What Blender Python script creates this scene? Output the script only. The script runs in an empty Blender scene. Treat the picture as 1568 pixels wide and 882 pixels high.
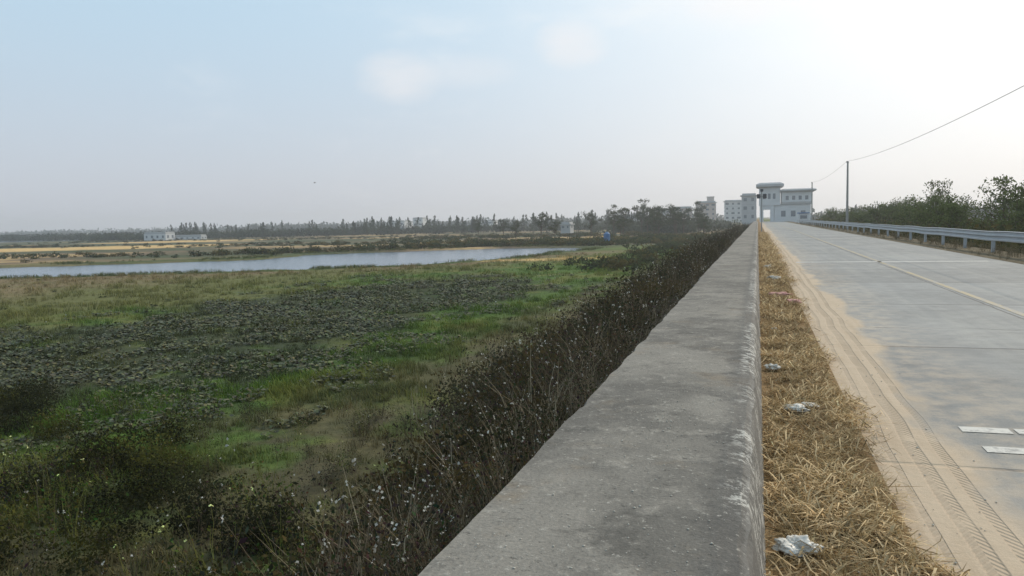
import bpy, math, random
import numpy as np
from mathutils import Matrix, Vector
random.seed(7); rng=np.random.default_rng(11)
S=bpy.context.scene
S.view_settings.view_transform='Standard'; S.view_settings.look='None'; S.view_settings.exposure=0

# ---------------- camera ----------------
cd=bpy.data.cameras.new('camera'); cam=bpy.data.objects.new('camera',cd); S.collection.objects.link(cam)
cd.lens=28; cd.sensor_width=36; cd.clip_start=0.05; cd.clip_end=9000
cam.matrix_world=Matrix.Translation((0,0,1.45))@Matrix.Rotation(math.radians(17.2),4,'Z')@Matrix.Rotation(math.radians(90-4.7),4,'X')@Matrix.Rotation(math.radians(-1.29),4,'Z')
S.camera=cam

# ---------------- light ----------------
SAZ,SEL=math.radians(30),math.radians(32)
sd=Vector((math.sin(SAZ)*math.cos(SEL),math.cos(SAZ)*math.cos(SEL),math.sin(SEL)))
sl=bpy.data.lights.new('sun','SUN'); sl.energy=2.5; sl.angle=math.radians(0.6); sl.color=(1,0.87,0.70)
so=bpy.data.objects.new('sun',sl); S.collection.objects.link(so)
so.rotation_euler=sd.to_track_quat('Z','Y').to_euler()

# ---------------- node helpers ----------------
class N:
    def __init__(s,nt): s.nt=nt; s.n=nt.nodes; s.l=nt.links
    def new(s,t,**k):
        n=s.n.new(t)
        for a,b in k.items(): setattr(n,a,b)
        return n
    def put(s,sock,v):
        if isinstance(v,bpy.types.NodeSocket): s.l.new(v,sock)
        else:
            if sock.type=='RGBA' and not hasattr(v,'__len__'): v=(v,v,v,1)
            if sock.type=='RGBA' and len(v)==3: v=(*v,1)
            sock.default_value=v
    def math(s,op,a,b=0.0,c=0.0,clamp=False):
        n=s.new('ShaderNodeMath',operation=op,use_clamp=clamp); s.put(n.inputs[0],a); s.put(n.inputs[1],b); s.put(n.inputs[2],c); return n.outputs[0]
    def mix(s,f,a,b,bt='MIX'):
        n=s.new('ShaderNodeMix',data_type='RGBA',blend_type=bt); s.put(n.inputs[0],f); s.put(n.inputs[6],a); s.put(n.inputs[7],b); return n.outputs[2]
    def ss(s,x,a,b):
        n=s.new('ShaderNodeMapRange',interpolation_type='SMOOTHSTEP'); s.put(n.inputs[0],x); n.inputs[1].default_value=a; n.inputs[2].default_value=b; return n.outputs[0]
    def noise(s,vec,sc,det=4,rough=.55,dist=0):
        n=s.new('ShaderNodeTexNoise'); s.put(n.inputs['Vector'],vec); n.inputs['Scale'].default_value=sc; n.inputs['Detail'].default_value=det; n.inputs['Roughness'].default_value=rough; n.inputs['Distortion'].default_value=dist; return n.outputs[0]
    def mapping(s,vec,scale):
        n=s.new('ShaderNodeMapping'); s.put(n.inputs[0],vec); n.inputs['Scale'].default_value=scale; return n.outputs[0]
    def pos(s):
        g=s.new('ShaderNodeNewGeometry').outputs['Position']; x=s.new('ShaderNodeSeparateXYZ'); s.l.new(g,x.inputs[0]); return g,x.outputs[0],x.outputs[1],x.outputs[2]
def mat(name):
    m=bpy.data.materials.new(name); m.use_nodes=True; n=N(m.node_tree); b=m.node_tree.nodes['Principled BSDF']; return m,n,b
def bump(n,b,h,st=.3,dist=.02):
    k=n.new('ShaderNodeBump'); k.inputs['Strength'].default_value=st; k.inputs['Distance'].default_value=dist; n.put(k.inputs['Height'],h); n.l.new(k.outputs[0],b.inputs['Normal'])

# ---------------- world ----------------
w=bpy.data.worlds.new('World'); S.world=w; w.use_nodes=True; n=N(w.node_tree); bg=w.node_tree.nodes['Background']
sky=n.new('ShaderNodeTexSky',sky_type='NISHITA'); sky.sun_disc=False; sky.sun_elevation=SEL; sky.sun_rotation=SAZ
sky.air_density=1.0; sky.dust_density=3.0; sky.ozone_density=1.0
tc=n.new('ShaderNodeTexCoord').outputs['Generated']
def dotd(az,el):
    az,el=math.radians(az),math.radians(el)
    d=n.new('ShaderNodeVectorMath',operation='DOT_PRODUCT'); n.l.new(tc,d.inputs[0]); d.inputs[1].default_value=(math.sin(az)*math.cos(el),math.cos(az)*math.cos(el),math.sin(el)); return d.outputs['Value']
sx=n.new('ShaderNodeSeparateXYZ'); n.l.new(tc,sx.inputs[0])
mp=n.mapping(tc,(1,1,2.6))
haze=n.mix(n.ss(sx.outputs[2],0.0,0.30),(6.7,7.15,8.1),(5.9,8.0,9.6))
c=n.mix(0.78,sky.outputs[0],haze)
veil=n.noise(mp,2.2,5,.5)
g=n.math('POWER',n.math('MAXIMUM',dotd(22,27),0),8)
c=n.mix(n.math('MULTIPLY',g,n.math('MULTIPLY_ADD',veil,1.0,.66),clamp=True),c,(11.5,11.4,11.2))
cn=n.noise(mp,7,6,.6)
c=n.mix(n.math('MULTIPLY',n.math('MULTIPLY',n.ss(cn,.5,.75),n.ss(veil,.42,.62)),.28),c,(10,9.9,9.8))
def elong(az,el,wa,we):
    cx=dotd(az+90,0); e_=n.math('SUBTRACT',sx.outputs[2],math.sin(math.radians(el)))
    r2=n.math('ADD',n.math('POWER',n.math('DIVIDE',cx,math.radians(wa)),2),n.math('POWER',n.math('DIVIDE',e_,math.radians(we)),2))
    r2=n.math('ADD',r2,n.math('MULTIPLY',n.math('SUBTRACT',cn,.5),4.5)); return n.math('MULTIPLY',n.math('SUBTRACT',1,n.ss(r2,-.6,2.2)),n.ss(dotd(az,el),.9,.95))
for az,el,wa,we,a in [(-24.5,10.2,2.2,1.5,.40),(-20.5,10.6,3.2,1.0,.22),(-12.7,12.4,2.0,1.3,.45),(-1,15.0,4,2,.5)]:
    c=n.mix(n.math('MULTIPLY',elong(az,el,wa,we),a),c,(10.3,9.6,9.3))
n.l.new(c,bg.inputs[0]); bg.inputs[1].default_value=0.1

# ---------------- numpy helpers ----------------
_T=rng.random((256,256))
def vn(x,y):
    xi=np.floor(x).astype(int); yi=np.floor(y).astype(int); fx=x-xi; fy=y-yi
    fx=fx*fx*(3-2*fx); fy=fy*fy*(3-2*fy)
    a=_T[xi%256,yi%256]; b=_T[(xi+1)%256,yi%256]; c_=_T[xi%256,(yi+1)%256]; d=_T[(xi+1)%256,(yi+1)%256]
    return (a*(1-fx)+b*fx)*(1-fy)+(c_*(1-fx)+d*fx)*fy
def fbm(x,y,s=1.0,o=4):
    r=0; a=.5; t=0
    for i in range(o):
        r=r+a*vn(x*s+17.3*i,y*s+9.1*i); t+=a; a*=.5; s*=2.03
    return r/t
def sst(x,a,b):
    t=np.clip((x-a)/(b-a),0,1); return t*t*(3-2*t)
def sdpoly(x,y,P):
    P=np.array(P,float); n_=len(P); d=np.full(x.shape,1e18); ins=np.zeros(x.shape,bool)
    for i in range(n_):
        a=P[i]; b=P[(i+1)%n_]; e=b-a; wx=x-a[0]; wy=y-a[1]
        t=np.clip((wx*e[0]+wy*e[1])/(e@e),0,1); d=np.minimum(d,(wx-t*e[0])**2+(wy-t*e[1])**2)
        cr=((a[1]>y)!=(b[1]>y)); 
        xx=e[0]*(y-a[1])/(e[1] if abs(e[1])>1e-9 else 1e-9)+a[0]
        ins^=cr&(x<xx)
    d=np.sqrt(d); return np.where(ins,-d,d)
FZ=-3.05
LAKE=[(-75,61),(-56,73.5),(-37,82),(-32.5,94),(-29,112),(-25.7,131),(-30,138),(-38,143),(-53,139),(-72,122),(-75,104),(-86,96),(-101,87),(-140,82),(-190,66),(-190,16),(-140,26),(-105,48)]
LAKE2=[(-430,300),(-300,400),(-330,440),(-420,520),(-700,600),(-1200,500),(-900,250),(-600,220)]
HY=[(-30,27),(-30,36),(-27,56),(-16,59),(-12.7,50),(-15.5,40),(-15.7,30),(-13.6,20),(-17,18),(-22,14),(-40,10),(-45,24)]
DRY=[(-192,172,62,26,1),(-212,262,42,18,1),(-62,190,26,14,.8),(-35,205,6,40,.9),(-24,92,9,3,.8)]
def lk(x,y):
    wv=(fbm(x,y,.15,3)-.5)*7
    return sdpoly(x,y,LAKE)+wv
def foot(y): return -4.3-1.9*sst(y,4,22)
def gz(x,y,lake=True):
    x=np.asarray(x,float); y=np.asarray(y,float)
    ft=foot(y); t=np.clip((-1.15-x)/(-1.15-ft),0,1); t=t+.06*np.sin(t*6.283)*-1
    z=np.where(x<-1.15,-.14+(FZ+.14)*t,-.12)
    z=np.where(x<ft,FZ+(fbm(x,y,.5,3)-.5)*.18*sst(ft-x,0,1.5),z)
    z=np.where((x<-1.5)&(x>ft),z+(fbm(x,y,1.2,3)-.5)*.15,z)
    strip=.025+.03*fbm(x,y,3,2)
    z=np.where((x>-.4),strip,z)
    z=np.where((x>.60),np.interp(x,[.6,.75],[.03,-.04]),z)
    z=np.where((x>6.8),np.interp(x,[6.8,6.95,8.6,12,70,110],[-.04,.02,.02,-1.6,-1.6,FZ]),z)
    if lake:
        m=(x<-20)
        if m.any():
            d=np.full(x.shape,50.); d[m]=lk(x[m],y[m]); z=z-1.1*sst(-d,-.5,3.5)
            d=np.full(x.shape,50.); d[m]=sdpoly(x[m],y[m],LAKE2); z=z-1.1*sst(-d,-2,8)
    return z
def lerp(a,b,t): return a*(1-t[...,None])+np.asarray(b)*t[...,None]
def ell(x,y,E,n2):
    ex,ey,rx,ry,k=E; a=math.radians(20); u=(x-ex)*math.cos(a)+(y-ey)*math.sin(a); v=-(x-ex)*math.sin(a)+(y-ey)*math.cos(a)
    return k*(1-sst((u/rx)**2+(v/ry)**2+(n2-.5)*1.4,.5,1.1))
def gcol(x,y):
    x=np.asarray(x,float); y=np.asarray(y,float)
    n1=fbm(x,y,.25,4); n2=fbm(x+50,y+20,.9,4); n3=fbm(x*.35+9,y*.9,.08,4); n4=fbm(x+90,y+10,.45,4)
    w_=(n1-.5)*7
    c=np.zeros(x.shape+(3,))+np.array((.105,.120,.038))
    c=lerp(c,(.080,.132,.028),sst(n1+(n2-.5)*.4,.38,.62))
    X=x+w_
    c=lerp(c,(.080,.142,.026),sst(-X,9,12)*(1-sst(-X,17,22))*.8)
    c=lerp(c,(.16,.155,.045),sst(n4,.52,.66)*.7)
    c=lerp(c,(.045,.058,.026),sst(n4,.50,.36)*.7*sst(n2,.3,.5)*(np.hypot(x,y)<60))
    c=lerp(c,(.14,.138,.05),sst(-X,30,38)*.9); c=lerp(c,(.21,.16,.085),sst(-X,44,56)*sst(n2,.2,.6))
    pth=sst(-X,4.4,5.6)*(1-sst(-X,8.5,11.5))*sst(n2,.25,.48)
    c=lerp(c,(.110,.088,.052),pth*.8)
    d=sdpoly(x,y,HY)+w_*.6
    c=lerp(c,(.045,.052,.028),sst(-d,-1.5,1.0)*sst(n2,.25,.45)*.85)
    R=np.hypot(x,y)
    dl=np.full(x.shape,99.); m=(x<-5)&(R<400)
    dl[m]=lk(x[m],y[m])
    c=lerp(c,(.19,.14,.075),(1-sst(dl,4,16))*sst(n1,.3,.5)*(R<120))
    c=lerp(c,(.065,.095,.028),(1-sst(np.abs(dl-1.5),.5,3.)))
    far=sst(R,125,150)*(x<-8)
    st=sst(n3,.40,.60)
    fc=lerp(np.zeros(x.shape+(3,))+np.array((.075,.09,.045)),(.18,.13,.08),st)
    fc=lerp(fc,(.42,.29,.14),sst(n3,.60,.68))
    c=c*(1-far[...,None])+fc*far[...,None]
    for E in DRY: c=lerp(c,(.60,.40,.17),ell(x,y,E,n2))
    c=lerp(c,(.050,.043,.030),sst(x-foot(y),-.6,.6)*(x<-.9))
    s=(x>-.5)&(x<.8); c[s]=np.array((.26,.17,.085))*(.5+.9*n2[s])[:,None]
    s=(x>=6.5); c[s]=np.array((.15,.12,.075))*(.6+.8*n2[s])[:,None]
    c=lerp(c,(.05,.065,.03),sst(x,11,14)*.8)
    return c
def mk(name,V,T,C,m,smooth=False,K=3):
    me=bpy.data.meshes.new(name); V=np.asarray(V,np.float32); T=np.asarray(T,np.int32)
    me.vertices.add(len(V)); me.vertices.foreach_set('co',V.ravel())
    me.loops.add(T.size); me.loops.foreach_set('vertex_index',T.ravel())
    me.polygons.add(len(T)); me.polygons.foreach_set('loop_start',np.arange(0,T.size,K,dtype=np.int32)); 
    me.update(calc_edges=True)
    if C is not None:
        a=me.color_attributes.new('Col','FLOAT_COLOR','POINT'); CC=np.ones((len(V),4),np.float32); CC[:,:3]=C; a.data.foreach_set('color',CC.ravel())
    if smooth: me.polygons.foreach_set('use_smooth',np.ones(len(T),bool))
    me.materials.append(m)
    return me
def obj(name,me,loc=(0,0,0),parent=None):
    o=bpy.data.objects.new(name,me); S.collection.objects.link(o); o.location=loc
    if parent: o.parent=parent
    return o
def scatter(name,protos,P,sc,m,cm=None,tilt=.12,zsc=None):
    P=np.asarray(P); Nn=len(P); which=rng.integers(0,len(protos),Nn); VV=[];TT=[];CC=[];off=0
    yaw=rng.random(Nn)*6.283; tx=rng.normal(0,tilt,Nn); ty=rng.normal(0,tilt,Nn)
    if cm is None: cm=np.ones((Nn,3))
    cm=cm*(1+rng.normal(0,.16,(Nn,1)))
    for k,(v,t,c_) in enumerate(protos):
        I=np.where(which==k)[0]
        if len(I)==0: continue
        cy,sy=np.cos(yaw[I]),np.sin(yaw[I])
        x=v[None,:,0]*cy[:,None]-v[None,:,1]*sy[:,None]; y=v[None,:,0]*sy[:,None]+v[None,:,1]*cy[:,None]; z=np.repeat(v[None,:,2],len(I),0)
        if zsc is not None: z=z*zsc[I][:,None]
        x=x+z*tx[I][:,None]; y=y+z*ty[I][:,None]
        A=np.stack([x,y,z],-1)*sc[I][:,None,None]+P[I][:,None,:]
        C_=np.clip(c_[None]*cm[I][:,None,:],0,1)
        VV.append(A.reshape(-1,3)); CC.append(C_.reshape(-1,3))
        TT.append((t[None]+(np.arange(len(I))*len(v))[:,None,None]+off).reshape(-1,3)); off+=len(I)*len(v)
    return obj(name,mk(name,np.concatenate(VV),np.concatenate(TT),np.concatenate(CC),m))
# ---- prototypes
def blades(nb,h,spread,wd,lean,ca,cb,hv=.4):
    V=[];T=[];C=[]
    for i in range(nb):
        a=random.random()*6.283; r=spread*math.sqrt(random.random()); bx,by=r*math.cos(a),r*math.sin(a)
        hh=h*(1-hv+2*hv*random.random()); d=random.random()*6.283; L=lean*random.random()*hh
        px,py=math.cos(d+1.57)*wd/2,math.sin(d+1.57)*wd/2; o=len(V)
        mx,my=bx+math.cos(d)*L*.35,by+math.sin(d)*L*.35
        V+=[(bx-px,by-py,0),(bx+px,by+py,0),(mx-px*.8,my-py*.8,hh*.55),(mx+px*.8,my+py*.8,hh*.55),(bx+math.cos(d)*L,by+math.sin(d)*L,hh*(1-.15*lean))]
        T+=[(o,o+1,o+2),(o+1,o+3,o+2),(o+2,o+3,o+4)]
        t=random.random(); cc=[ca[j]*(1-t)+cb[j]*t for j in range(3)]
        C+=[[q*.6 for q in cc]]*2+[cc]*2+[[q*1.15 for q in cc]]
    return np.array(V),np.array(T),np.array(C)
def addleaf(V,T,C,p,size,cc,asp=.5):
    d=rng.normal(0,1,3); d/=np.linalg.norm(d); e=np.cross(d,rng.normal(0,1,3)); e/=np.linalg.norm(e)+1e-6; o=len(V)
    p=np.asarray(p); V+=[p-d*size*.5,p+e*size*asp*.5,p+d*size*.5,p-e*size*asp*.5]; T+=[(o,o+1,o+2),(o,o+2,o+3)]; C+=[cc]*4
def weed(ns,h,spread,nl,ls,stemc,leafc,flower=0.0,wd=.008):
    V=[];T=[];C=[]
    for i in range(ns):
        a=random.random()*6.283; r=spread*random.random()*.4; p=np.array((r*math.cos(a),r*math.sin(a),0.)); hh=h*random.uniform(.45,1.1)
        d=np.array((math.cos(a)*random.uniform(.1,.9)*spread*1.4,math.sin(a)*random.uniform(.1,.9)*spread*1.4,hh)); q=p
        k=4; b=rng.normal(0,.06*h,3)
        sw=np.array((math.cos(a+1.57),math.sin(a+1.57),0))*wd
        pts=[p+d*(j/k)+b*math.sin(3.14*j/k)+rng.normal(0,.015,3)*(j>0) for j in range(k+1)]
        for j in range(k):
            o=len(V); w0=sw*(1-j/k*.7)*.5; w1=sw*(1-(j+1)/k*.7)*.5
            V+=[pts[j]-w0,pts[j]+w0,pts[j+1]-w1,pts[j+1]+w1]; T+=[(o,o+1,o+2),(o+1,o+3,o+2)]; C+=[stemc]*4
        for j in range(nl):
            t=random.uniform(.15,1)**.8*k; j0=min(int(t),k-1); pp=pts[j0]+(pts[j0+1]-pts[j0])*(t-j0)+rng.normal(0,.05*h,3)
            s=random.uniform(.5,1.4); addleaf(V,T,C,pp,ls*s,[q_*random.uniform(.6,1.4) for q_ in leafc])
        if random.random()<flower:
            for _ in range(3): addleaf(V,T,C,pts[-1]+rng.normal(0,.012,3),.028,(.55,.53,.47),1.0)
    return np.array(V),np.array(T),np.array(C)
def clump(nl,ls,c0,c1,shape=(1,1,.8),lobes=5,rough=.35):
    V=[];T=[];C=[]; L=[(rng.normal(0,.38,2),random.uniform(.25,.75),random.uniform(.35,.6)) for _ in range(lobes)]
    for i in range(nl):
        q,zz,rr=L[i%lobes]; d=rng.normal(0,1,3); d/=np.linalg.norm(d); r=rr*(random.random()**.4)*random.uniform(1-rough,1+rough*.5)
        p=np.array((q[0],q[1],zz))+d*r; p=np.array((p[0]*shape[0],p[1]*shape[1],max(0,p[2])*shape[2]))
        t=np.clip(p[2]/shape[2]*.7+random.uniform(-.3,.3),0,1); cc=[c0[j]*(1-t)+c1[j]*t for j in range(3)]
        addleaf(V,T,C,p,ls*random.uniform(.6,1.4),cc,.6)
    return np.array(V),np.array(T),np.array(C)
def tube(V,T,C,p0,p1,r0,r1,cc,k=6):
    p0=np.array(p0,float);p1=np.array(p1,float); d=p1-p0; d/=np.linalg.norm(d)+1e-9; e=np.cross(d,(0.3,.9,.1)); e/=np.linalg.norm(e); f=np.cross(d,e); o=len(V)
    for p,r in((p0,r0),(p1,r1)):
        for i in range(k):
            a=6.283*i/k; V.append(p+(e*math.cos(a)+f*math.sin(a))*r); C.append(cc)
    for i in range(k):
        j=(i+1)%k; T.extend([(o+i,o+j,o+k+i),(o+j,o+k+j,o+k+i)])
def tree(h,cr,nl,ls,c0,c1,kind='broad',lo=.25):
    V=[];T=[];C=[]; bc=(.09,.07,.05)
    if kind=='pine':
        tube(V,T,C,(0,0,0),(0,0,h*.95),h*.018,h*.004,bc)
        ph=random.random()*6
        for i in range(nl):
            t=random.random()**.8; z=h*(.12+.88*t); r=cr*(1-t)**.6*random.random()**.5*(1+.45*math.sin(z*2.2+ph)); a=random.random()*6.283
            q=random.random(); addleaf(V,T,C,(r*math.cos(a)+.3*math.sin(z*.9+ph),r*math.sin(a),z+random.uniform(-.3,.3)),ls*random.uniform(.6,1.4),[c0[j]*(1-q)+c1[j]*q for j in range(3)],.5)
        return np.array(V),np.array(T),np.array(C)
    top=np.array((random.uniform(-.3,.3),random.uniform(-.3,.3),h*.5)); tube(V,T,C,(0,0,0),top,h*.022,h*.014,bc,7)
    tips=[]
    for i in range(9):
        a=6.283*i/9+random.uniform(-.4,.4); s=random.uniform(.4,1.0); b0=np.array((0,0,h*lo))+(top-np.array((0,0,h*lo)))*random.random()
        e=b0+np.array((math.cos(a)*cr*s,math.sin(a)*cr*s,h*random.uniform(.1,.5)))
        mid=(b0+e)/2+np.array((0,0,h*.04)); tube(V,T,C,b0,mid,h*.010,h*.007,bc,5); tube(V,T,C,mid,e,h*.007,h*.003,bc,5); tips+=[(e,random.uniform(.24,.48)*cr),(mid,.3*cr)]
    for i in range(4):
        e=top+np.array((random.uniform(-.35,.35)*cr,random.uniform(-.35,.35)*cr,h*random.uniform(.2,.5))); tube(V,T,C,top,e,h*.008,h*.003,bc,5); tips.append((e,random.uniform(.22,.4)*cr))
    for i in range(nl):
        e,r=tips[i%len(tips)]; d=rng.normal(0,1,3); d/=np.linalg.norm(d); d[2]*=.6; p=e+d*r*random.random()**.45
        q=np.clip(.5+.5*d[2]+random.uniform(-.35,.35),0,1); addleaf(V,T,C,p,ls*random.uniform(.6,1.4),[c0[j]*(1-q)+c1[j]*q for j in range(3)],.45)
    return np.array(V),np.array(T),np.array(C)

# ---------------- materials ----------------
def foliage(name,trans=.25):
    m,n,b=mat(name); a=n.new('ShaderNodeAttribute',attribute_name='Col'); m.node_tree.nodes.remove(b)
    d=n.new('ShaderNodeBsdfDiffuse'); n.l.new(a.outputs[0],d.inputs[0])
    t=n.new('ShaderNodeBsdfTranslucent'); n.l.new(a.outputs[0],t.inputs[0]); x=n.new('ShaderNodeMixShader'); x.inputs[0].default_value=trans
    n.l.new(d.outputs[0],x.inputs[1]); n.l.new(t.outputs[0],x.inputs[2]); n.l.new(x.outputs[0],m.node_tree.nodes['Material Output'].inputs[0]); return m
M_fol=foliage('foliage'); M_dry=foliage('dry_grass',.2)
M_hy,n,b=mat('waxy_leaf'); n.l.new(n.new('ShaderNodeAttribute',attribute_name='Col').outputs[0],b.inputs['Base Color']); b.inputs['Roughness'].default_value=.5; b.inputs['Specular IOR Level'].default_value=.22
def ground_mat():
    m,n,b=mat('ground'); g,x,y,z=n.pos(); a=n.new('ShaderNodeAttribute',attribute_name='Col').outputs[0]
    f1=n.noise(g,6,6,.65); f2=n.noise(g,.9,5,.6); f3=n.noise(g,45,3,.6)
    v=n.math('MULTIPLY',n.math('MULTIPLY_ADD',f1,1.3,.35),n.math('MULTIPLY_ADD',f2,1.0,.5)); v=n.math('MULTIPLY',v,n.math('MULTIPLY_ADD',f3,.6,.7))
    n.l.new(n.mix(1,a,v,'MULTIPLY'),b.inputs['Base Color']); b.inputs['Roughness'].default_value=.95; b.inputs['Specular IOR Level'].default_value=.1
    bump(n,b,n.math('ADD',f1,n.math('MULTIPLY',f3,.4)),.7,.08); return m
def plain(name,col,rough=.7,metal=0,var=.25,sc=3,spec=.4):
    m,n,b=mat(name); g,x,y,z=n.pos(); f=n.noise(g,sc,6,.6); k=n.math('MULTIPLY_ADD',f,2*var,1-var); n.l.new(n.mix(1,(*col,1),k,'MULTIPLY'),b.inputs['Base Color'])
    b.inputs['Roughness'].default_value=rough; b.inputs['Metallic'].default_value=metal; b.inputs['Specular IOR Level'].default_value=spec; return m

# ---------------- ground ----------------
def axis(lo,hi,f):
    r=[0.0]
    while r[-1]<hi: r.append(r[-1]+f(r[-1]))
    l=[0.0]
    while l[-1]>lo: l.append(l[-1]-f(l[-1]))
    return np.array(l[::-1][:-1]+r)
fx=lambda x: .11 if -1.7<x<.95 else (.25 if 0<x<12 else ((.05*abs(x)) if x>0 else (.012*abs(x)+.12 if x>-220 else .045*abs(x)-7)))
fy=lambda y: .25 if 0<=y<14 else (max(.4,.06*abs(y)) if y<0 else (.013*y+.07 if y<330 else .05*y-12))
xs=axis(-4500,3500,fx); ys=axis(-60,5000,fy)
GX,GY=np.meshgrid(xs,ys); nx,ny=len(xs),len(ys)
Z=gz(GX,GY); Cg=gcol(GX,GY).reshape(-1,3)
i=np.arange((ny-1)*(nx-1)); r_=i//(nx-1); c_=i%(nx-1); q=r_*nx+c_
F=np.stack([q,q+1,q+nx+1,q+nx],1)
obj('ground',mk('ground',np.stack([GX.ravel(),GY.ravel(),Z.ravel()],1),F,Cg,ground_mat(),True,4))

# ---------------- atmosphere haze (real participating air) ----------------
m=bpy.data.materials.new('haze_air'); m.use_nodes=True; nt=m.node_tree; nt.nodes.remove(nt.nodes['Principled BSDF'])
vs=nt.nodes.new('ShaderNodeVolumeScatter'); vs.inputs['Color'].default_value=(.93,.96,1,1); vs.inputs['Density'].default_value=.00055; vs.inputs['Anisotropy'].default_value=.4
nt.links.new(vs.outputs[0],nt.nodes['Material Output'].inputs['Volume'])
me=bpy.data.meshes.new('atmosphere'); x0,x1,y0,y1,z0,z1=-1700,700,-70,1500,-6,30
me.from_pydata([(x0,y0,z0),(x1,y0,z0),(x1,y1,z0),(x0,y1,z0),(x0,y0,z1),(x1,y0,z1),(x1,y1,z1),(x0,y1,z1)],[],[(0,3,2,1),(4,5,6,7),(0,1,5,4),(1,2,6,5),(2,3,7,6),(3,0,4,7)]); me.materials.append(m); obj('atmosphere',me)

# ---------------- water ----------------
def sheet(name,pts,z,m):
    me=bpy.data.meshes.new(name); me.from_pydata([(p[0],p[1],z) for p in pts],[],[list(range(len(pts)))]); me.materials.append(m); return obj(name,me)
m,n,b=mat('water'); g,x,y,z=n.pos(); b.inputs['Base Color'].default_value=(.07,.11,.16,1); b.inputs['Roughness'].default_value=.15; b.inputs['IOR'].default_value=1.33
bump(n,b,n.math('ADD',n.noise(n.mapping(g,(1,2,1)),1.6,4,.6),n.math('MULTIPLY',n.noise(g,.25,2),1.0)),.4,.12); M_w=m
sheet('lake_water',[(-195,10),(-20,55),(-15,140),(-90,160),(-195,100)],FZ-.28,M_w)
sheet('river_water',[(-1300,180),(-280,280),(-280,460),(-700,640),(-1300,640)],FZ-.3,M_w)

# ---------------- road ----------------
m,n,b=mat('concrete_road'); g,x,y,z=n.pos()
big=n.noise(g,.5,4,.6); med=n.noise(g,4,6,.65); fine=n.noise(g,60,3,.7); st=n.noise(n.mapping(g,(3,.12,1)),1.2,5,.6)
base=n.mix(n.ss(big,.3,.7),(.205,.208,.202),(.265,.265,.255)); base=n.mix(n.math('MULTIPLY',n.ss(st,.42,.75),.45),base,(.34,.325,.29))
base=n.mix(n.math('MULTIPLY',n.ss(n.noise(g,1.7,6,.7),.53,.68),.4),base,(.145,.145,.14))
base=n.mix(1,base,n.math('MULTIPLY',n.math('MULTIPLY_ADD',med,.45,.78),n.math('MULTIPLY_ADD',fine,.6,.7)),'MULTIPLY')
slab=n.new('ShaderNodeTexWhiteNoise',noise_dimensions='1D'); n.l.new(n.math('FLOOR',n.math('DIVIDE',n.math('ADD',y,-.5),4.5)),slab.inputs['W']); base=n.mix(1,base,n.math('MULTIPLY_ADD',slab.outputs[0],.16,.92),'MULTIPLY')
wig=n.math('MULTIPLY',n.math('SUBTRACT',n.noise(g,2.5,3),.5),.05)
jm=n.math('PINGPONG',n.math('ADD',n.math('ADD',y,-.5),wig),2.25)
j1=n.math('SUBTRACT',1,n.ss(jm,.012,.035)); jl=n.math('SUBTRACT',1,n.ss(n.math('ABSOLUTE',n.math('ADD',n.math('SUBTRACT',x,3.42),wig)),.008,.022))
j=n.math('MAXIMUM',j1,jl)
ck=n.math('SUBTRACT',1,n.ss(n.math('ABSOLUTE',n.math('ADD',n.math('SUBTRACT',y,11.1),n.math('MULTIPLY',n.math('SUBTRACT',n.noise(g,1.2,5),.5),.5))),.004,.02))
j=n.math('MAXIMUM',j,n.math('MULTIPLY',ck,.8))
base=n.mix(n.math('MULTIPLY',j,.7),base,(.07,.065,.06))
edge=n.math('ADD',x,n.math('MULTIPLY',n.math('SUBTRACT',n.noise(n.mapping(g,(1,.4,1)),1.3,5,.55),.5),1.1))
sm=n.math('SUBTRACT',1,n.ss(edge,1.12,1.38)); sm2=n.math('MULTIPLY',n.math('SUBTRACT',1,n.ss(edge,1.2,2.4)),.5)
sm=n.math('MAXIMUM',sm,n.math('MULTIPLY',sm2,n.ss(med,.35,.65)))
grain=n.noise(g,120,2,.7)
sand=n.mix(med,(.42,.315,.21),(.54,.425,.305)); sand=n.mix(n.math('MULTIPLY',n.ss(n.noise(n.mapping(g,(5,.3,1)),2,5,.6),.45,.7),.4),sand,(.36,.26,.165)); sand=n.mix(1,sand,n.math('MULTIPLY_ADD',grain,.5,.75),'MULTIPLY')
xt=n.math('ADD',x,n.math('MULTIPLY',n.math('SUBTRACT',n.noise(n.mapping(g,(0,.35,1)),1,2),.5),.16))
def band(c0,wd): return n.math('SUBTRACT',1,n.ss(n.math('ABSOLUTE',n.math('SUBTRACT',xt,c0)),wd*.75,wd))
tr=n.math('MAXIMUM',band(.93,.05),n.math('MAXIMUM',band(.78,.022),band(1.08,.035)))
lug=n.math('SINE',n.math('MULTIPLY_ADD',n.math('ABSOLUTE',n.math('SUBTRACT',xt,.93)),160,n.math('MULTIPLY',y,110)))
trk=n.math('MULTIPLY',tr,n.math('MULTIPLY_ADD',lug,.22,.7)); trk=n.math('MULTIPLY',trk,n.ss(n.noise(g,2.3,4,.6),.28,.52))
sand=n.mix(n.math('MULTIPLY',trk,.42),sand,(.28,.215,.15))
col=n.mix(sm,base,sand)
n.l.new(col,b.inputs['Base Color']); b.inputs['Roughness'].default_value=.8; b.inputs['Specular IOR Level'].default_value=.3
h=n.math('ADD',n.math('MULTIPLY',fine,.12),n.math('MULTIPLY',j,-.8)); h=n.math('ADD',h,n.math('MULTIPLY',sm,n.math('ADD',n.math('MULTIPLY',trk,-.9),n.math('MULTIPLY',n.noise(g,14,4),.7))))
bump(n,b,h,.6,.02); M_road=m
sheet('road',[(.5,-20),(6.9,-20),(6.9,262),(.5,262)],0.0,M_road)
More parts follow.
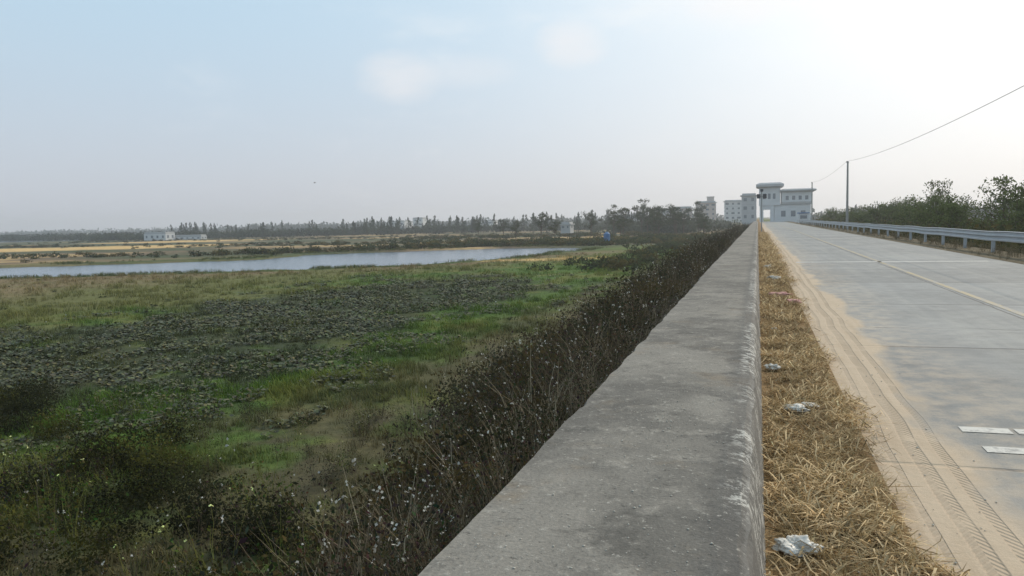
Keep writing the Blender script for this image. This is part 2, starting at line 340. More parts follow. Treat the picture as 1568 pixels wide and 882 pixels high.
def paint(name,col,thr):
    m,n,b=mat(name); g,x,y,z=n.pos(); f=n.noise(g,18,6,.7); k=n.ss(n.math('ADD',f,n.math('MULTIPLY',n.noise(g,1.2,3),.5)),thr-.12,thr+.12)
    n.l.new(n.mix(k,col,(.25,.248,.238)),b.inputs['Base Color']); b.inputs['Roughness'].default_value=.7; return m
M_pw=paint('worn_white_paint',(.54,.52,.47),.78); M_pw2=paint('faded_white_paint',(.46,.45,.42),.82); M_py=paint('worn_yellow_paint',(.36,.28,.14),.76)
def quads(name,Q,m,z=.004):
    me=bpy.data.meshes.new(name); v=[];f=[]
    for (x0,x1,y0,y1) in Q: o=len(v); v+=[(x0,y0,z),(x1,y0,z),(x1,y1,z),(x0,y1,z)]; f.append((o,o+1,o+2,o+3))
    me.from_pydata(v,[],f); me.materials.append(m); return obj(name,me)
quads('road_white_marking',[(1.30,1.60,5.82,5.96),(1.63,2.6,5.82,5.96),(1.33,1.62,5.34,5.48),(1.65,2.6,5.34,5.48)],M_pw)
quads('road_cross_line',[(1.15,6.5,26.3,26.75)]+[(1.15,6.5,yy,yy+.35) for yy in(54,112)],M_pw2)
quads('road_center_line',[(3.50,3.61,-5,240)],M_py)

# ---------------- parapet wall ----------------
m,n,b=mat('old_concrete'); g,x,y,z=n.pos()
f1=n.noise(g,1.1,6,.65); f2=n.noise(g,7,6,.7); f3=n.noise(g,70,3,.75); sp=n.noise(g,28,4,.8); f4=n.noise(g,3.2,7,.75)
base=n.mix(n.ss(f1,.36,.64),(.135,.124,.107),(.24,.218,.185)); base=n.mix(n.math('MULTIPLY',n.ss(f2,.5,.68),.65),base,(.30,.272,.23))
base=n.mix(n.math('MULTIPLY',n.ss(f4,.52,.64),.6),base,(.088,.081,.07))
base=n.mix(n.math('MULTIPLY',n.ss(n.noise(g,1.9,6,.7),.55,.72),.5),base,(.23,.175,.115))
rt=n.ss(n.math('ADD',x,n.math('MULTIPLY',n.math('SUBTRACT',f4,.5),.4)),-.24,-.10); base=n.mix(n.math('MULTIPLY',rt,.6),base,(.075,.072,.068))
base=n.mix(n.math('MULTIPLY',n.ss(n.math('ADD',x,n.math('MULTIPLY',n.math('SUBTRACT',f2,.5),.10)),-.055,-.035),.6),base,(.19,.18,.163))
chip=n.math('MULTIPLY',n.math('MULTIPLY',n.ss(x,-.17,-.05),n.ss(n.noise(g,13,6,.8),.49,.55)),n.ss(n.noise(g,.8,2),.42,.52)); base=n.mix(n.math('MULTIPLY',chip,n.ss(sp,.38,.50)),base,(.50,.48,.43))
base=n.mix(n.math('MULTIPLY',n.ss(sp,.60,.68),.75),base,(.44,.41,.355))
base=n.mix(n.math('MULTIPLY',n.math('SUBTRACT',1,n.ss(sp,.32,.40)),.75),base,(.05,.047,.042))
base=n.mix(1,base,n.math('MULTIPLY_ADD',f3,1.1,.45),'MULTIPLY')
jm=n.math('PINGPONG',n.math('ADD',n.math('ADD',y,-7.4),n.math('MULTIPLY',f2,.06)),5.0); dk=n.math('MULTIPLY',n.math('SUBTRACT',1,n.ss(jm,.002,.012)),n.ss(f4,.3,.6))
base=n.mix(n.math('MULTIPLY',dk,.6),base,(.04,.038,.035))
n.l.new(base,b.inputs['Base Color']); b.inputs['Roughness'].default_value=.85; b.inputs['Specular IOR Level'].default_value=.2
h=n.math('ADD',n.math('ADD',n.math('MULTIPLY',f2,.5),n.math('MULTIPLY',f3,.35)),n.math('MULTIPLY',dk,-.7)); bump(n,b,h,1,.012); M_wall=m
yw=np.concatenate([np.arange(-4,12,.06),np.arange(12,40,.25),np.arange(40,206,1.5)])
prof=[(-1.0,-.6),(-.985,.36),(-.965,.395),(-.75,.40),(-.4,.402),(-.12,.40),(-.055,.393),(-.025,.372),(-.012,.33),(.045,-.02)]
V=[];F=[]
for a,yy in enumerate(yw):
    e=(fbm(np.array([yy*1.0]),np.array([3.]),3,4)[0]-.5); e2=(fbm(np.array([yy]),np.array([33.]),5,4)[0]-.5); e3=(fbm(np.array([yy]),np.array([71.]),.5,3)[0]-.5)
    seg=(int((yy+5.6)//10)%2)*.018
    for k,(px,pz) in enumerate(prof):
        if k<3: px+=e*.06+seg-.01; pz+=e*.012*(k==2)
        if 5<=k<=7: px+=e2*.03; pz-=abs(e2)*.02*(k>5)
        V.append((px,yy,pz+e3*.01*(0<k<9)))
P_=len(prof)
for a in range(len(yw)-1):
    for k in range(P_-1): o=a*P_+k; F.append((o,o+P_,o+P_+1,o+1))
F.append(tuple(range(P_))); 
me=bpy.data.meshes.new('concrete_parapet_wall'); me.from_pydata(V,[],F); me.materials.append(M_wall); me.update(); obj('concrete_parapet_wall',me)

# ---------------- guardrail ----------------
M_gal=plain('galvanized_steel',(.40,.42,.44),.5,.45,.2,2)
GR=bpy.data.objects.new('guardrail',None); S.collection.objects.link(GR)
pr=[(0.03,.44),(0,.455),(0,.50),(.06,.545),(.06,.575),(0,.62),(0,.65),(.06,.695),(.06,.725),(0,.77),(.03,.785)]
V=[];F=[]; yg=np.arange(2,172,2.)
for yy in yg:
    dz=.012*math.sin(yy*.7)+.008*math.sin(yy*2.1); dx=.02*math.sin(yy*.31)
    for (a,c2) in pr: V.append((7.78+a+dx,yy,c2+dz))
k=len(pr)
for a in range(len(yg)-1):
    for j in range(k-1): o=a*k+j; F.append((o,o+1,o+k+1,o+k))
me=bpy.data.meshes.new('beam'); me.from_pydata(V,[],F); me.materials.append(M_gal); o=obj('beam',me,parent=GR)
V=[];T=[];C=[]
for yy in np.arange(4,172,4.):
    tube(V,T,C,(7.97,yy,-.3),(7.97,yy,.74),.065,.065,(1,1,1),10); tube(V,T,C,(7.97,yy,.74),(7.97,yy,.76),.065,.01,(1,1,1),10)
    tube(V,T,C,(7.84,yy,.61),(7.92,yy,.61),.06,.06,(1,1,1),6)
obj('posts',mk('posts',V,T,None,M_gal),parent=GR)

# ---------------- poles & wires ----------------
M_pole=plain('pole_concrete',(.30,.29,.27),.8)
M_dark=plain('dark_metal',(.07,.07,.075),.5)
def pole(x,y,h,z0=0):
    E=bpy.data.objects.new('utility_pole',None); S.collection.objects.link(E); E.location=(x,y,z0)
    V=[];T=[];C=[]; tube(V,T,C,(0,0,-.5),(0,0,h),.14,.085,(1,1,1),12); obj('shaft',mk('shaft',V,T,None,M_pole,True),parent=E)
    V=[];T=[];C=[]; tube(V,T,C,(-.12,0,h-.15),(.12,0,h-.15),.03,.03,(1,1,1),6); tube(V,T,C,(-.1,0,h-.12),(-.1,0,h+.02),.04,.025,(1,1,1),8)
    obj('insulator_bracket',mk('insulator_bracket',V,T,None,M_dark),parent=E)
pole(8.9,-12,7.0); pole(8.9,90,7.0); pole(8.9,147,7.2)
def wire(a,b_,sag,r=.012):
    cu=bpy.data.curves.new('power_line','CURVE'); cu.dimensions='3D'; s=cu.splines.new('POLY'); s.points.add(40)
    for i in range(41):
        t=i/40; p=Vector(a).lerp(Vector(b_),t); p.z-=sag*4*t*(1-t); s.points[i].co=(*p,1)
    cu.bevel_depth=r; cu.materials.append(M_pole); o=bpy.data.objects.new('power_line',cu); S.collection.objects.link(o)
wire((8.8,-12,7.0),(8.8,90,7.0),1.25); wire((8.8,90,7.0),(8.8,147,7.2),.5)
E=bpy.data.objects.new('roadside_post',None); S.collection.objects.link(E); E.location=(.35,80,0)
V=[];T=[];C=[]; tube(V,T,C,(0,0,-.2),(0,0,4.0),.06,.05,(1,1,1),10); tube(V,T,C,(-.28,0,3.4),(.28,0,3.4),.03,.03,(1,1,1)); obj('shaft',mk('shaft',V,T,None,M_pole),parent=E)
def box(V,F,x0,x1,y0,y1,z0,z1):
    o=len(V); V+=[(x0,y0,z0),(x1,y0,z0),(x1,y1,z0),(x0,y1,z0),(x0,y0,z1),(x1,y0,z1),(x1,y1,z1),(x0,y1,z1)]
    F+=[(o,o+3,o+2,o+1),(o+4,o+5,o+6,o+7),(o,o+1,o+5,o+4),(o+1,o+2,o+6,o+5),(o+2,o+3,o+7,o+6),(o+3,o,o+4,o+7)]
def boxes(name,B,m,parent=None,bev=0):
    V=[];F=[]
    for q_ in B: box(V,F,*q_)
    me=bpy.data.meshes.new(name); me.from_pydata(V,[],F); me.materials.append(m); o=obj(name,me,parent=parent)
    if bev: md=o.modifiers.new('b','BEVEL'); md.width=bev
    return o
boxes('lamp_housing',[(-.45,-.10,-.16,.16,3.2,3.62),(.10,.45,-.16,.16,3.2,3.62),(-.14,.14,-.12,.12,3.85,4.1)],M_dark,E,.03)

# ---------------- buildings ----------------
M_white=plain('white_render',(.60,.60,.60),.8,0,.15,.6); M_grey=plain('grey_render',(.46,.46,.47),.8,0,.15,.5); M_pink=plain('pale_brick',(.50,.43,.39),.8,0,.15,.5)
M_roof=plain('roof_grey',(.42,.42,.42),.8,0,.15,.5); M_glass=plain('window_glass',(.17,.19,.21),.25); M_blue=plain('blue_paint',(.06,.16,.33),.5)
def building(name,x,y,w_,d_,h,floors,bays,mw,z0=0,rot=0,over=.5,stair=False):
    E=bpy.data.objects.new(name,None); S.collection.objects.link(E); E.location=(x,y,z0); E.rotation_euler[2]=rot
    boxes('walls',[(-w_/2,w_/2,-d_/2,d_/2,-1,h)],mw,E)
    boxes('roof',[(-w_/2-over,w_/2+over,-d_/2-over,d_/2+over,h,h+.3),(-w_/2+.2,w_/2-.2,-d_/2+.2,d_/2-.2,h+.3,h+.9)],M_roof,E)
    W=[];Fr=[]; fh=h/floors
    for f in range(floors):
        for k in range(bays):
            cx=-w_/2+(k+.5)*w_/bays; ww=w_/bays*random.uniform(.14,.3); zz=f*fh+fh*.38; z1=f*fh+fh*.76
            W.append((cx-ww,cx+ww,-d_/2-.03,-d_/2+.1,zz,z1)); Fr.append((cx-ww-.1,cx+ww+.1,-d_/2-.12,-d_/2-.001,zz-.14,zz-.01))
        if f: Fr.append((-w_/2-.05,w_/2+.05,-d_/2-.09,-d_/2-.002,f*fh-.1,f*fh+.06))
        for k in range(max(1,bays//2)):
            cy=-d_/2+(k+.5)*d_/max(1,bays//2); W.append((w_/2-.1,w_/2+.03,cy-.6,cy+.6,f*fh+fh*.35,f*fh+fh*.8)); W.append((-w_/2-.03,-w_/2+.1,cy-.6,cy+.6,f*fh+fh*.35,f*fh+fh*.8))
    boxes('windows',W,M_glass,E); boxes('sills',Fr,M_roof,E)
    if stair: boxes('stairwell',[(w_*.1,w_*.1+3,-1.5,1.5,h+.9,h+2.9)],mw,E); boxes('stairwell_roof',[(w_*.1-.3,w_*.1+3.3,-1.8,1.8,h+2.9,h+3.1)],M_roof,E)
    return E
E=bpy.data.objects.new('sluice_gatehouse',None); S.collection.objects.link(E); E.location=(0,236,0)
boxes('base_hall',[(4.4,14.0,0,9,-1,5.0)],M_white,E)
boxes('tower_walls',[(.3,6.0,-.4,8,4.6,9.6),(0.5,1.5,-.3,1,-1,4.6),(3.3,4.3,-.3,1,-1,4.6),(1.5,3.3,-.1,1,3.4,4.6)],M_white,E)
boxes('hall_upper_walls',[(6.3,14.2,-.3,8,5.0,8.2)],M_white,E)
def slab_roof(x0,x1,y0,y1,z,ri,t_=.75):
    b_=.9
    V=[(x0+.5,y0+.5,z-.001),(x1-.5,y0+.5,z-.001),(x1-.5,y1-.5,z-.001),(x0+.5,y1-.5,z-.001),(x0,y0,z+.25),(x1,y0,z+.25),(x1,y1,z+.25),(x0,y1,z+.25),(x0,y0,z+t_),(x1,y0,z+t_),(x1,y1,z+t_),(x0,y1,z+t_),(x0+b_,y0+b_,z+t_+ri),(x1-b_,y0+b_,z+t_+ri),(x1-b_,y1-b_,z+t_+ri),(x0+b_,y1-b_,z+t_+ri)]
    F=[(3,2,1,0),(12,13,14,15)]
    for L in (0,4,8):
        for i in range(4): j_=(i+1)%4; F.append((L+i,L+j_,L+4+j_,L+4+i))
    me=bpy.data.meshes.new('roof'); me.from_pydata(V,[],F); me.materials.append(M_roof); obj('roof',me,parent=E)
slab_roof(-.5,6.9,-1.4,9,9.6,.45,.9); slab_roof(5.9,15.4,-1.2,9,8.2,.3,.6)
boxes('windows',[(1.4+i*1.3,2.1+i*1.3,-.44,-.3,6.4,7.9) for i in range(3)]+[(7.4+i*1.7,8.2+i*1.7,-.34,-.2,6.0,7.1) for i in range(4)]+[(6.2+i*2.6,7.4+i*2.6,-.04,.1,1.4,3.0) for i in range(3)],M_glass,E)
boxes('ledges',[(4.35,14.2,-.25,-.002,4.7,4.95),(6.2,14.4,-.5,-.304,5.3,5.45)],M_roof,E)
K=bpy.data.objects.new('gate_booth',None); S.collection.objects.link(K); K.location=(9.3,182,0)
boxes('booth_walls',[(-1,1,-1,1,0,2.0)],M_white,K); boxes('booth_roof',[(-1.2,1.2,-1.2,1.2,2.0,2.2)],M_blue,K); boxes('booth_window',[(-.7,.7,-1.03,-.9,.9,1.6)],M_glass,K)
building('apartment_block',-3.0,300,5,12,8.9,3,2,M_grey)
building('apartment_block',-24,395,8,12,8.6,4,3,M_pink,stair=True,rot=.2)
building('apartment_block',-12,425,8.5,12,9.4,4,3,M_white)
building('town_house',-33,370,7,10,6.0,3,2,M_pink,rot=.3)
building('town_house',-48,420,11,10,6,3,4,M_grey)
building('town_house',-62,400,10,8,3.8,2,3,M_roof,z0=-.5)
building('town_house',190,380,16,12,9,3,4,M_grey,z0=-2); building('town_house',168,330,12,12,9,3,4,M_pink,z0=-2)
building('farm_shed',-262,302,12,6,2.9,1,4,M_white,z0=FZ,over=.1); building('farm_shed',-250,308,15,4,1.3,1,5,M_white,z0=FZ,over=.1)
building('farm_shed',-57,244,3.0,5,1.6,1,2,M_roof,z0=FZ+1.8,over=.3)
for (x,y,w_,h) in [(-262,560,12,7),(-245,560,8,9),(-300,640,22,6),(-190,560,10,6)]:
    building('distant_building',x,y,w_,10,h,max(1,int(h/3)),max(2,int(w_/4)),M_white,z0=FZ,over=.2)
E=bpy.data.objects.new('blue_water_tank',None); S.collection.objects.link(E); E.location=(-27,148,FZ)
V=[];T=[];C=[]; tube(V,T,C,(0,0,.2),(0,0,2.0),.6,.6,(1,1,1),16); tube(V,T,C,(0,0,2.0),(0,0,2.3),.6,.2,(1,1,1),16); tube(V,T,C,(0,0,0),(0,0,.2),.65,.65,(1,1,1),16); tube(V,T,C,(0,0,2.3),(0,0,2.4),.2,.18,(1,1,1),16)
for z_ in(.6,1.1,1.6): tube(V,T,C,(0,0,z_),(0,0,z_+.06),.63,.63,(1,1,1),16)
obj('tank',mk('tank',V,T,None,M_blue),parent=E)

# ---------------- vegetation: dyke slope ----------------
W1=[weed(18,1,.5,9,.055,(.10,.082,.056),(.045,.043,.026),.05,.010) for _ in range(4)]
W2=[weed(16,1,.45,3,.045,(.17,.135,.09),(.09,.068,.042),.22,.009) for _ in range(3)]
W3=[clump(320,.075,(.022,.024,.014),(.062,.060,.032),(1,1,.9),6) for _ in range(3)]
def slopex(n_,d,lo=1.25,ext=.9): 
    e=-foot(d)+ext*(.3+.7*sst(d,6,20)); return -(lo+(e-lo)*rng.random(n_))
n_=1600; d=np.exp(rng.uniform(np.log(2.2),np.log(150),n_)); X=slopex(n_,d-1); Y=d-1.0
s=np.clip(rng.uniform(.3,.8,n_)+(-X-1.3)*.08,.3,1.2); s=np.where(X>-2.0,rng.uniform(.22,.5,n_),s)*np.clip(1+d/120,1,1.8); s=np.where(X>-1.5,np.minimum(s,.50),s)
scatter('dyke_slope_weeds',W1+W2,np.stack([X,Y,gz(X,Y)-.03],1),s,M_fol,tilt=.2)
n_=800; d=np.exp(rng.uniform(np.log(3),np.log(190),n_)); X=slopex(n_,d-1,2.0,.8); cn_=fbm(X+7,d,.45,3)
s=rng.uniform(.3,.7,n_)*np.clip(1+d/90,1,2.0)*np.where(cn_>.5,1.5,.75); s=np.where(X>-3.0,s*.6,s); cm=np.where(rng.random((n_,1))<.4,[[1.6,1.25,.95]],[[.95,.95,.9]])
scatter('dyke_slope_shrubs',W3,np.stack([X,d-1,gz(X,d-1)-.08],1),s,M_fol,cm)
n_=480; d=np.exp(rng.uniform(np.log(3.5),np.log(60),n_)); X=slopex(n_,d,1.5,1.8)
scatter('dry_stalks',[blades(14,1,.25,.012,.9,(.22,.18,.12),(.38,.32,.22)) for _ in range(3)],np.stack([X,d,gz(X,d)],1),rng.uniform(.3,.85,n_)*np.where(X>-2.2,.5,1),M_dry)
n_=280; X=rng.uniform(-20,-5.0,n_); Y=rng.uniform(4,17,n_); k=(Y<8.6+(-X-5.0)*.55+rng.normal(0,.8,n_)); X,Y=X[k],Y[k]
cm=np.where(rng.random((len(X),1))<.22,[[1.9,1.7,.9]],[[.95,.9,.8]])
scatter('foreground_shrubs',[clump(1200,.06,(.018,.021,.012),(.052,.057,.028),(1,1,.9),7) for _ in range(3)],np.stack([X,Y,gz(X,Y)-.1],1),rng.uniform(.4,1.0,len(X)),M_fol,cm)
n_=420; X=rng.uniform(-19,-5,n_); Y=rng.uniform(4,17,n_)
scatter('foreground_weeds',W1+W2[:1],np.stack([X,Y,gz(X,Y)-.03],1),rng.uniform(.4,1.15,n_)*np.where(Y>11,.55,1),M_fol,np.where(rng.random((n_,1))<.35,[[1.7,2.1,.9]],[[1.,1.,1.]]))

# ---------------- field ----------------
n_=56000; d=np.exp(rng.uniform(np.log(7),np.log(110),n_)); az=np.radians(rng.uniform(-72,-3,n_)); X=d*np.sin(az); Y=d*np.cos(az)
k=(X<foot(Y)-.2)&(Y>3); X,Y,d=X[k],Y[k],d[k]; L=lk(X,Y); hyd=sdpoly(X,Y,HY); X2=X+(fbm(X,Y,.25,4)-.5)*7; tn=fbm(X+31,Y+8,.6,3)
k=(L>1)&~((X2>-9.3)&(rng.random(len(X))<.7))&~((hyd<0)&(rng.random(len(X))<.4))&(rng.random(len(X))<np.where(tn>.45,1,.45)); X,Y,d,tn=X[k],Y[k],d[k],tn[k]
cm=gcol(X,Y)*1.3
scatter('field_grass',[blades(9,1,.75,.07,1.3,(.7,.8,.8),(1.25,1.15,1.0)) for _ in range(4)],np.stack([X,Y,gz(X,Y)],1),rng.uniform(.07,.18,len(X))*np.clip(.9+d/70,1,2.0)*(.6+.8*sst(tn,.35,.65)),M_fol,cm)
def hyleaf():
    V=[];T=[];C=[]
    for i in range(9):
        a=random.random()*6.283; r=random.uniform(.1,1.2); p=np.array((r*math.cos(a),r*math.sin(a),random.uniform(.15,.9))); tl=random.uniform(-.6,.6); a2=random.random()*6.283; o=len(V)
        e=np.array((math.cos(a2),math.sin(a2),tl)); f=np.array((-math.sin(a2),math.cos(a2),random.uniform(-.5,.5))); cc=np.array((.060,.068,.028))*random.uniform(.4,1.7); sz=random.uniform(.6,1.15)
        for q_ in range(6): V.append(p+(e*math.cos(q_*1.047)*.34+f*math.sin(q_*1.047)*.26)*sz); C.append(cc)
        T+=[(o,o+1,o+2),(o,o+2,o+3),(o,o+3,o+4),(o,o+4,o+5)]
        o=len(V); V+=[p*np.array((.4,.4,0)),p*np.array((.4,.4,0))+(.05,0,0),p]; T.append((o,o+1,o+2)); C+=[(.05,.06,.025)]*3
    return np.array(V),np.array(T),np.array(C)
n_=60000; X=rng.uniform(-50,-8,n_); Y=rng.uniform(8,64,n_); d=np.hypot(X,Y); w_=(fbm(X,Y,.25,4)-.5)*7; hd=sdpoly(X,Y,HY)+w_*.9
pn=fbm(X+5,Y+40,.45,5); pr_=np.where(hd<0,.06+.94*sst(pn+.03*np.clip(-hd,0,3),.42,.58),np.where((X<-10)&(X>-34),.8*sst(pn,.54,.62),0))*np.clip(16/d,.25,1); k=rng.random(n_)<pr_; X,Y,d=X[k],Y[k],d[k]
scatter('water_hyacinth',[hyleaf() for _ in range(5)],np.stack([X,Y,gz(X,Y)],1),rng.uniform(.11,.20,len(X))*np.clip(.8+d/90,1,1.5),M_hy,np.stack([1+.5*rng.random(len(X)),1+.2*rng.random(len(X)),.8+.3*rng.random(len(X))],1))
n_=260; d=rng.uniform(14,120,n_); az=np.radians(rng.uniform(-60,-8,n_)); X=d*np.sin(az); Y=d*np.cos(az); k=(X<-8)&(lk(X,Y)>1); X,Y=X[k],Y[k]
cl2=[clump(110,.2,(.025,.03,.015),(.07,.085,.035),(1.2,1.2,.7),5) for _ in range(4)]
X=np.append(X,-18.3); Y=np.append(Y,78.5)
scatter('field_shrubs',cl2,np.stack([X,Y,gz(X,Y)-.03],1),np.append(rng.uniform(.12,.3,len(X)-1),.6),M_fol)
n_=40000; X=rng.uniform(-120,-20,n_); Y=rng.uniform(45,150,n_); L=lk(X,Y); k=(L>-.3)&(L<3.0)&(fbm(X,Y,.12,3)>.47); X,Y=X[k],Y[k]
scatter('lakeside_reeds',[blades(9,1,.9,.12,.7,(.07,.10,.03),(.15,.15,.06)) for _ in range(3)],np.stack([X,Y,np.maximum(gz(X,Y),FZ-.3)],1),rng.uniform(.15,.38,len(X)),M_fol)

# ---------------- vegetation behind lake ----------------
def strip(P0,P1,n_,wd): 
    t=rng.random(n_); a=np.array(P0);b_=np.array(P1); p=a+(b_-a)*t[:,None]; dd=(b_-a)/np.linalg.norm(b_-a); p=p+np.array([-dd[1],dd[0]])*rng.normal(0,wd,n_)[:,None]; return p
cl3=[clump(110,.26,(.026,.033,.017),(.075,.088,.036),(1.3,1.3,.8),6) for _ in range(5)]
PP=np.concatenate([strip((-250,110),(-85,118),260,6),strip((-85,118),(-55,148),160,5),strip((-55,148),(-28,150),200,5),strip((-260,200),(-60,175),420,9),strip((-30,140),(-18,210),330,6),strip((-60,160),(-25,175),160,7),strip((-110,230),(-30,240),260,12),strip((-300,290),(-60,260),300,15),strip((-13,70),(-12,200),170,2.5)])
indry=np.zeros(len(PP))
for E_ in DRY[:2]: indry=np.maximum(indry,ell(PP[:,0],PP[:,1],E_,np.full(len(PP),.5)))
k=(lk(PP[:,0],PP[:,1])>2)&(PP[:,0]<-8)&(rng.random(len(PP))>indry*.93); PP=PP[k]
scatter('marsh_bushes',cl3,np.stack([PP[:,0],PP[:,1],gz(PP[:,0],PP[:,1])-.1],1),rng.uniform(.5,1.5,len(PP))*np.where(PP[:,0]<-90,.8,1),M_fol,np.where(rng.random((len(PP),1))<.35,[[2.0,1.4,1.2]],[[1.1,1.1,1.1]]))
hz0,hz1=(.03,.042,.026),(.07,.09,.05)
pines=[tree(9,random.uniform(1.3,2.4),260,.6,hz0,hz1,'pine') for _ in range(7)]
PP=np.concatenate([strip((-285,340),(-255,345),24,5),strip((-240,330),(-60,420),85,14),strip((-190,335),(-120,350),55,6),strip((-130,340),(-40,300),25,9)])
scatter('casuarina_tree_line',pines,np.stack([PP[:,0],PP[:,1],np.full(len(PP),FZ)],1),rng.uniform(.4,.95,len(PP)),M_fol,tilt=.06)
cl4=[clump(120,.24,(.03,.04,.022),(.075,.09,.05),(1.5,1.5,1.),6) for _ in range(4)]
PP=np.concatenate([strip((-320,330),(-60,400),360,14),strip((-60,400),(-16,330),130,10),strip((-50,300),(-18,250),80,6),strip((-700,520),(-320,345),300,14)]); 
scatter('distant_bush_belt',cl4,np.stack([PP[:,0],PP[:,1],np.full(len(PP),FZ)],1),rng.uniform(2.,4.4,len(PP)),M_fol)
cl5=[clump(90,.3,(.06,.075,.07),(.10,.12,.10),(2.5,2.5,.8),6) for _ in range(4)]  # pale blue-grey leaf tones: distance haze mixed into the colour
PP=np.concatenate([strip((-1500,900),(-300,900),260,40),strip((-500,700),(-20,760),200,30),strip((30,500),(260,380),140,20)])
scatter('horizon_trees',cl5,np.stack([PP[:,0],PP[:,1],np.full(len(PP),FZ)],1),rng.uniform(6,10,len(PP)),M_fol)
bt=[tree(7,2.8,1200,.36,(.028,.038,.018),(.08,.095,.042)) for _ in range(4)]
meb=[mk('broadleaf_tree',*t,M_fol) for t in bt]
def puttree(x,y,s,z=None,ms=meb,name='broadleaf_tree'):
    o=obj(name,random.choice(ms),(x,y,float(gz(np.array([x]),np.array([y]))[0])-.1 if z is None else z)); o.scale=(s,s,s*random.uniform(.9,1.15)); o.rotation_euler[2]=random.random()*6.28
for (x,y,s) in [(-62,205,.8),(-57,212,1.0),(-50,200,.7),(-45,222,.9),(-40,230,1.1),(-36,222,1.2),(-31,236,1.2),(-27,225,1.1),(-23,240,1.3),(-20,230,1.0),(-17,246,1.2),(-15,225,.8),(-33,200,.7),(-24,205,.8),(-13,205,.7),(-12,190,.55),(-75,235,.8),(-85,240,.7),(-29,250,1.35),(-34,245,1.3),(-21,215,1.1),(-26,212,1.0)]: puttree(x,y,s,FZ)
rb=[tree(4.6,2.3,1700,.21,(.04,.056,.018),(.125,.155,.055),lo=.12) for _ in range(6)]; mer=[mk('roadside_tree',*t,M_fol) for t in rb]
y_=36; L_=[]
while y_<200:
    L_.append((random.uniform(12.5,15.5),y_,random.uniform(.78,1.0))); L_.append((random.uniform(17,24),y_+random.uniform(-3,3),random.uniform(.9,1.2))); y_+=random.uniform(3.2,5.0)*(1+y_/200)
for (x,y,s) in L_: puttree(x,y,s,None,mer,'roadside_tree')
cr_=[clump(230,.13,(.034,.042,.018),(.095,.10,.045),(1.2,1.2,.95),6) for _ in range(4)]
n_=760; Y=np.exp(rng.uniform(np.log(14),np.log(190),n_)); X=rng.uniform(9.6,21,n_)
scatter('roadside_bushes',cr_,np.stack([X,Y,gz(X,Y)-.1],1),rng.uniform(1.3,2.8,n_)*np.where(X<11.5,.42,1),M_fol,np.where(rng.random((n_,1))<.4,[[1.4,1.1,.9]],[[1.,1.,1.]]))
n_=2600; Y=np.exp(rng.uniform(np.log(10),np.log(170),n_)); X=rng.uniform(6.95,11,n_)
scatter('roadside_weeds',[blades(12,1,.5,.03,.9,(.10,.085,.05),(.20,.165,.10)) for _ in range(3)]+W2[:1],np.stack([X,Y,gz(X,Y)],1),rng.uniform(.12,.36,n_)*np.where(X<7.4,.5,1),M_dry)

# ---------------- straw verge ----------------
def straw(nb):
    V=[];T=[];C=[]
    for i in range(nb):
        p=rng.uniform(-.5,.5,3)*np.array((1,1,.25)); a=random.random()*6.283; L=random.uniform(.3,1.0); el=random.gauss(0,.25); dd=np.array((math.cos(a),math.sin(a),el))*L; bnd=rng.normal(0,.12,3); sw=np.array((-math.sin(a),math.cos(a),0))*random.uniform(.010,.026)
        o=len(V); t=random.random(); cc=np.array((.33,.22,.10))*(1-t)+np.array((.80,.62,.38))*t; cc=cc*random.uniform(.4,1.1)
        m_=p+dd*.5+bnd; V+=[p-sw,p+sw,m_-sw,m_+sw,p+dd]; T+=[(o,o+1,o+2),(o+1,o+3,o+2),(o+2,o+3,o+4)]; C+=[cc]*5
    return np.array(V),np.array(T),np.array(C)
n_=5600; Y=np.exp(rng.uniform(np.log(2.2),np.log(75),n_)); wv_=(fbm(Y,Y*0+4,1.3,3)-.5)*.5; u=rng.random(n_); X=.06+u*(.60+wv_)
dn=fbm(X*1.5+3,Y,2.3,3)
k=(rng.random(n_)<np.where(dn>.47,1,.22)); X,Y,dn=X[k],Y[k],dn[k]
scatter('dry_straw',[straw(17) for _ in range(6)],np.stack([X,Y,gz(X,Y)+.012],1),rng.uniform(.09,.21,len(X))*np.clip(.8+Y/25,1,2.2),M_dry,np.ones((len(X),3))*(.7+.5*sst(dn,.35,.6))[:,None])
n_=1300; Y=np.exp(rng.uniform(np.log(2.2),np.log(60),n_)); X=rng.uniform(.1,.62,n_)
scatter('dry_grass_tufts',[blades(12,1,.3,.035,1.4,(.34,.24,.11),(.60,.46,.25)) for _ in range(4)],np.stack([X,Y,gz(X,Y)],1),rng.uniform(.03,.085,n_),M_dry)

# ---------------- litter ----------------
M_bag=plain('white_plastic',(.62,.59,.53),.5,0,.2,20); M_pinkc=plain('pink_cloth',(.5,.25,.22),.8,0,.2,20)
import bmesh
from mathutils import noise as mn
def bag(x,y,s,fl,m,name='plastic_bag',z=None):
    bm=bmesh.new(); bmesh.ops.create_icosphere(bm,subdivisions=5,radius=1); sd_=random.random()*99
    for v in bm.verts:
        p=v.co*1.6+Vector((sd_,0,0)); r=.75+.55*mn.noise(p)+.28*abs(mn.noise(p*3.1))+.14*abs(mn.noise(p*7)); v.co=v.co*r; v.co.z=max(v.co.z*fl,-.25*fl)
        v.co.x*=1.3
    me=bpy.data.meshes.new(name); bm.to_mesh(me); bm.free(); me.materials.append(m); me.polygons.foreach_set('use_smooth',np.ones(len(me.polygons),bool)); o=obj(name,me,(x,y,(.06 if z is None else z)+s*fl*.25)); o.scale=(s,s,s); o.rotation_euler[2]=random.random()*6
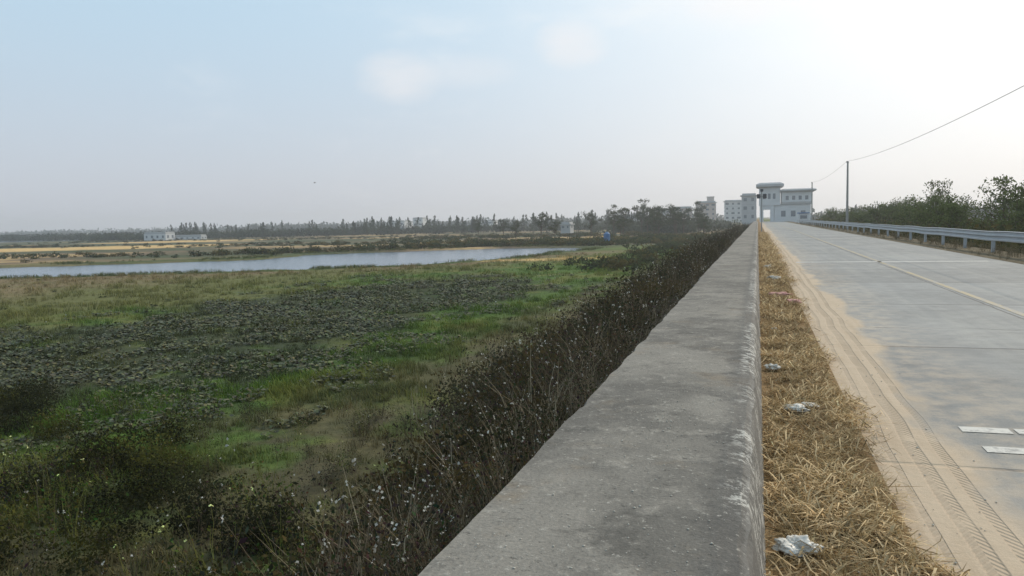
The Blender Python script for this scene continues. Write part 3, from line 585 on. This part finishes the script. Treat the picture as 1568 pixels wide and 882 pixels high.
for a in [(.16,3.42,.075,.6,M_bag),(.26,6.0,.08,.35,M_bag),(.36,6.15,.06,.3,M_bag),(.14,7.6,.06,.6,M_bag),(.37,14.8,.17,.3,M_pinkc),(.55,13.6,.13,.3,M_pinkc),(.33,18.8,.14,.45,M_bag),(.2,10.3,.04,.5,M_bag),(.25,23,.12,.5,M_bag),(.12,8.4,.03,.5,M_bag),(.3,12,.05,.4,M_bag)]: bag(*a)
def stones(name,P,s,m):
    V=[];T=[]
    ico=[(0,0,1),(.9,0,.2),(.28,.85,.3),(-.7,.5,.2),(-.7,-.5,.25),(.28,-.85,.2),(0,0,-.5)]; tf=[(0,1,2),(0,2,3),(0,3,4),(0,4,5),(0,5,1),(6,2,1),(6,3,2),(6,4,3),(6,5,4),(6,1,5)]
    for p,ss in zip(P,s):
        o=len(V); j=rng.uniform(.6,1.3,(7,3)); V+=list(np.array(ico)*j*ss*np.array((1,1,.6))+p); T+=[(a+o,b_+o,c2+o) for a,b_,c2 in tf]
    obj(name,mk(name,V,T,None,m))
M_st=plain('gravel',(.50,.46,.39),.9,0,.45,9)
n_=1500; Y=np.exp(rng.uniform(np.log(2.2),np.log(30),n_)); X=rng.uniform(-.94,-.08,n_); cl_=rng.random(n_)<.25; X=np.where(cl_,rng.normal(-.42,.12,n_),X); Y=np.where(cl_,rng.normal(4.2,.35,n_),Y)
stones('wall_top_grit',np.stack([X,Y,np.full(n_,.402)],1),.0012+.006*rng.random(n_)**3,M_st)
n_=300; Y=np.exp(rng.uniform(np.log(2.6),np.log(25),n_)); X=rng.uniform(.08,1.3,n_)
stones('verge_pebbles',np.stack([X,Y,np.where(X<.65,.05,.003)],1),rng.uniform(.003,.010,n_),M_st)
n_=90; d=np.exp(rng.uniform(np.log(9),np.log(60),n_)); az=np.radians(rng.uniform(-55,-12,n_)); X=d*np.sin(az); Y=d*np.cos(az); k=X<-6.5; X,Y=X[k],Y[k]
lit=[]
for _ in range(3):
    V=[];T=[];C=[]; addleaf(V,T,C,(0,0,.3),1.,(.6,.6,.6),.7); addleaf(V,T,C,(.2,.1,.3),.8,(.5,.5,.52),.6); lit.append((np.array(V),np.array(T),np.array(C)))
scatter('field_litter',lit,np.stack([X,Y,gz(X,Y)+.03],1),rng.uniform(.04,.11,len(X)),M_dry)
V=[];T=[];C=[]; tube(V,T,C,(-.25,0,0),(.0,0,.02),.02,.09,(1,1,1)); tube(V,T,C,(.0,0,.02),(.25,0,.03),.09,.03,(1,1,1)); o=len(V)
V+=[np.array(q_) for q_ in [(-.08,0,.04),(.1,0,.05),(.03,.4,.2),(-.12,.4,.18),(-.1,.8,.1),(.03,-.4,.2),(-.12,-.4,.18),(-.1,-.8,.1),(-.42,.09,0),(-.42,-.09,0)]]; T+=[(o,o+1,o+2),(o,o+2,o+3),(o+3,o+2,o+4),(o,o+6,o+5),(o,o+5,o+1),(o+6,o+7,o+5),(o,o+8,o+9)]
ob=obj('bird',mk('bird',V,T,None,M_dark),(-80,134,9.75)); ob.scale=(.8,.8,.8)
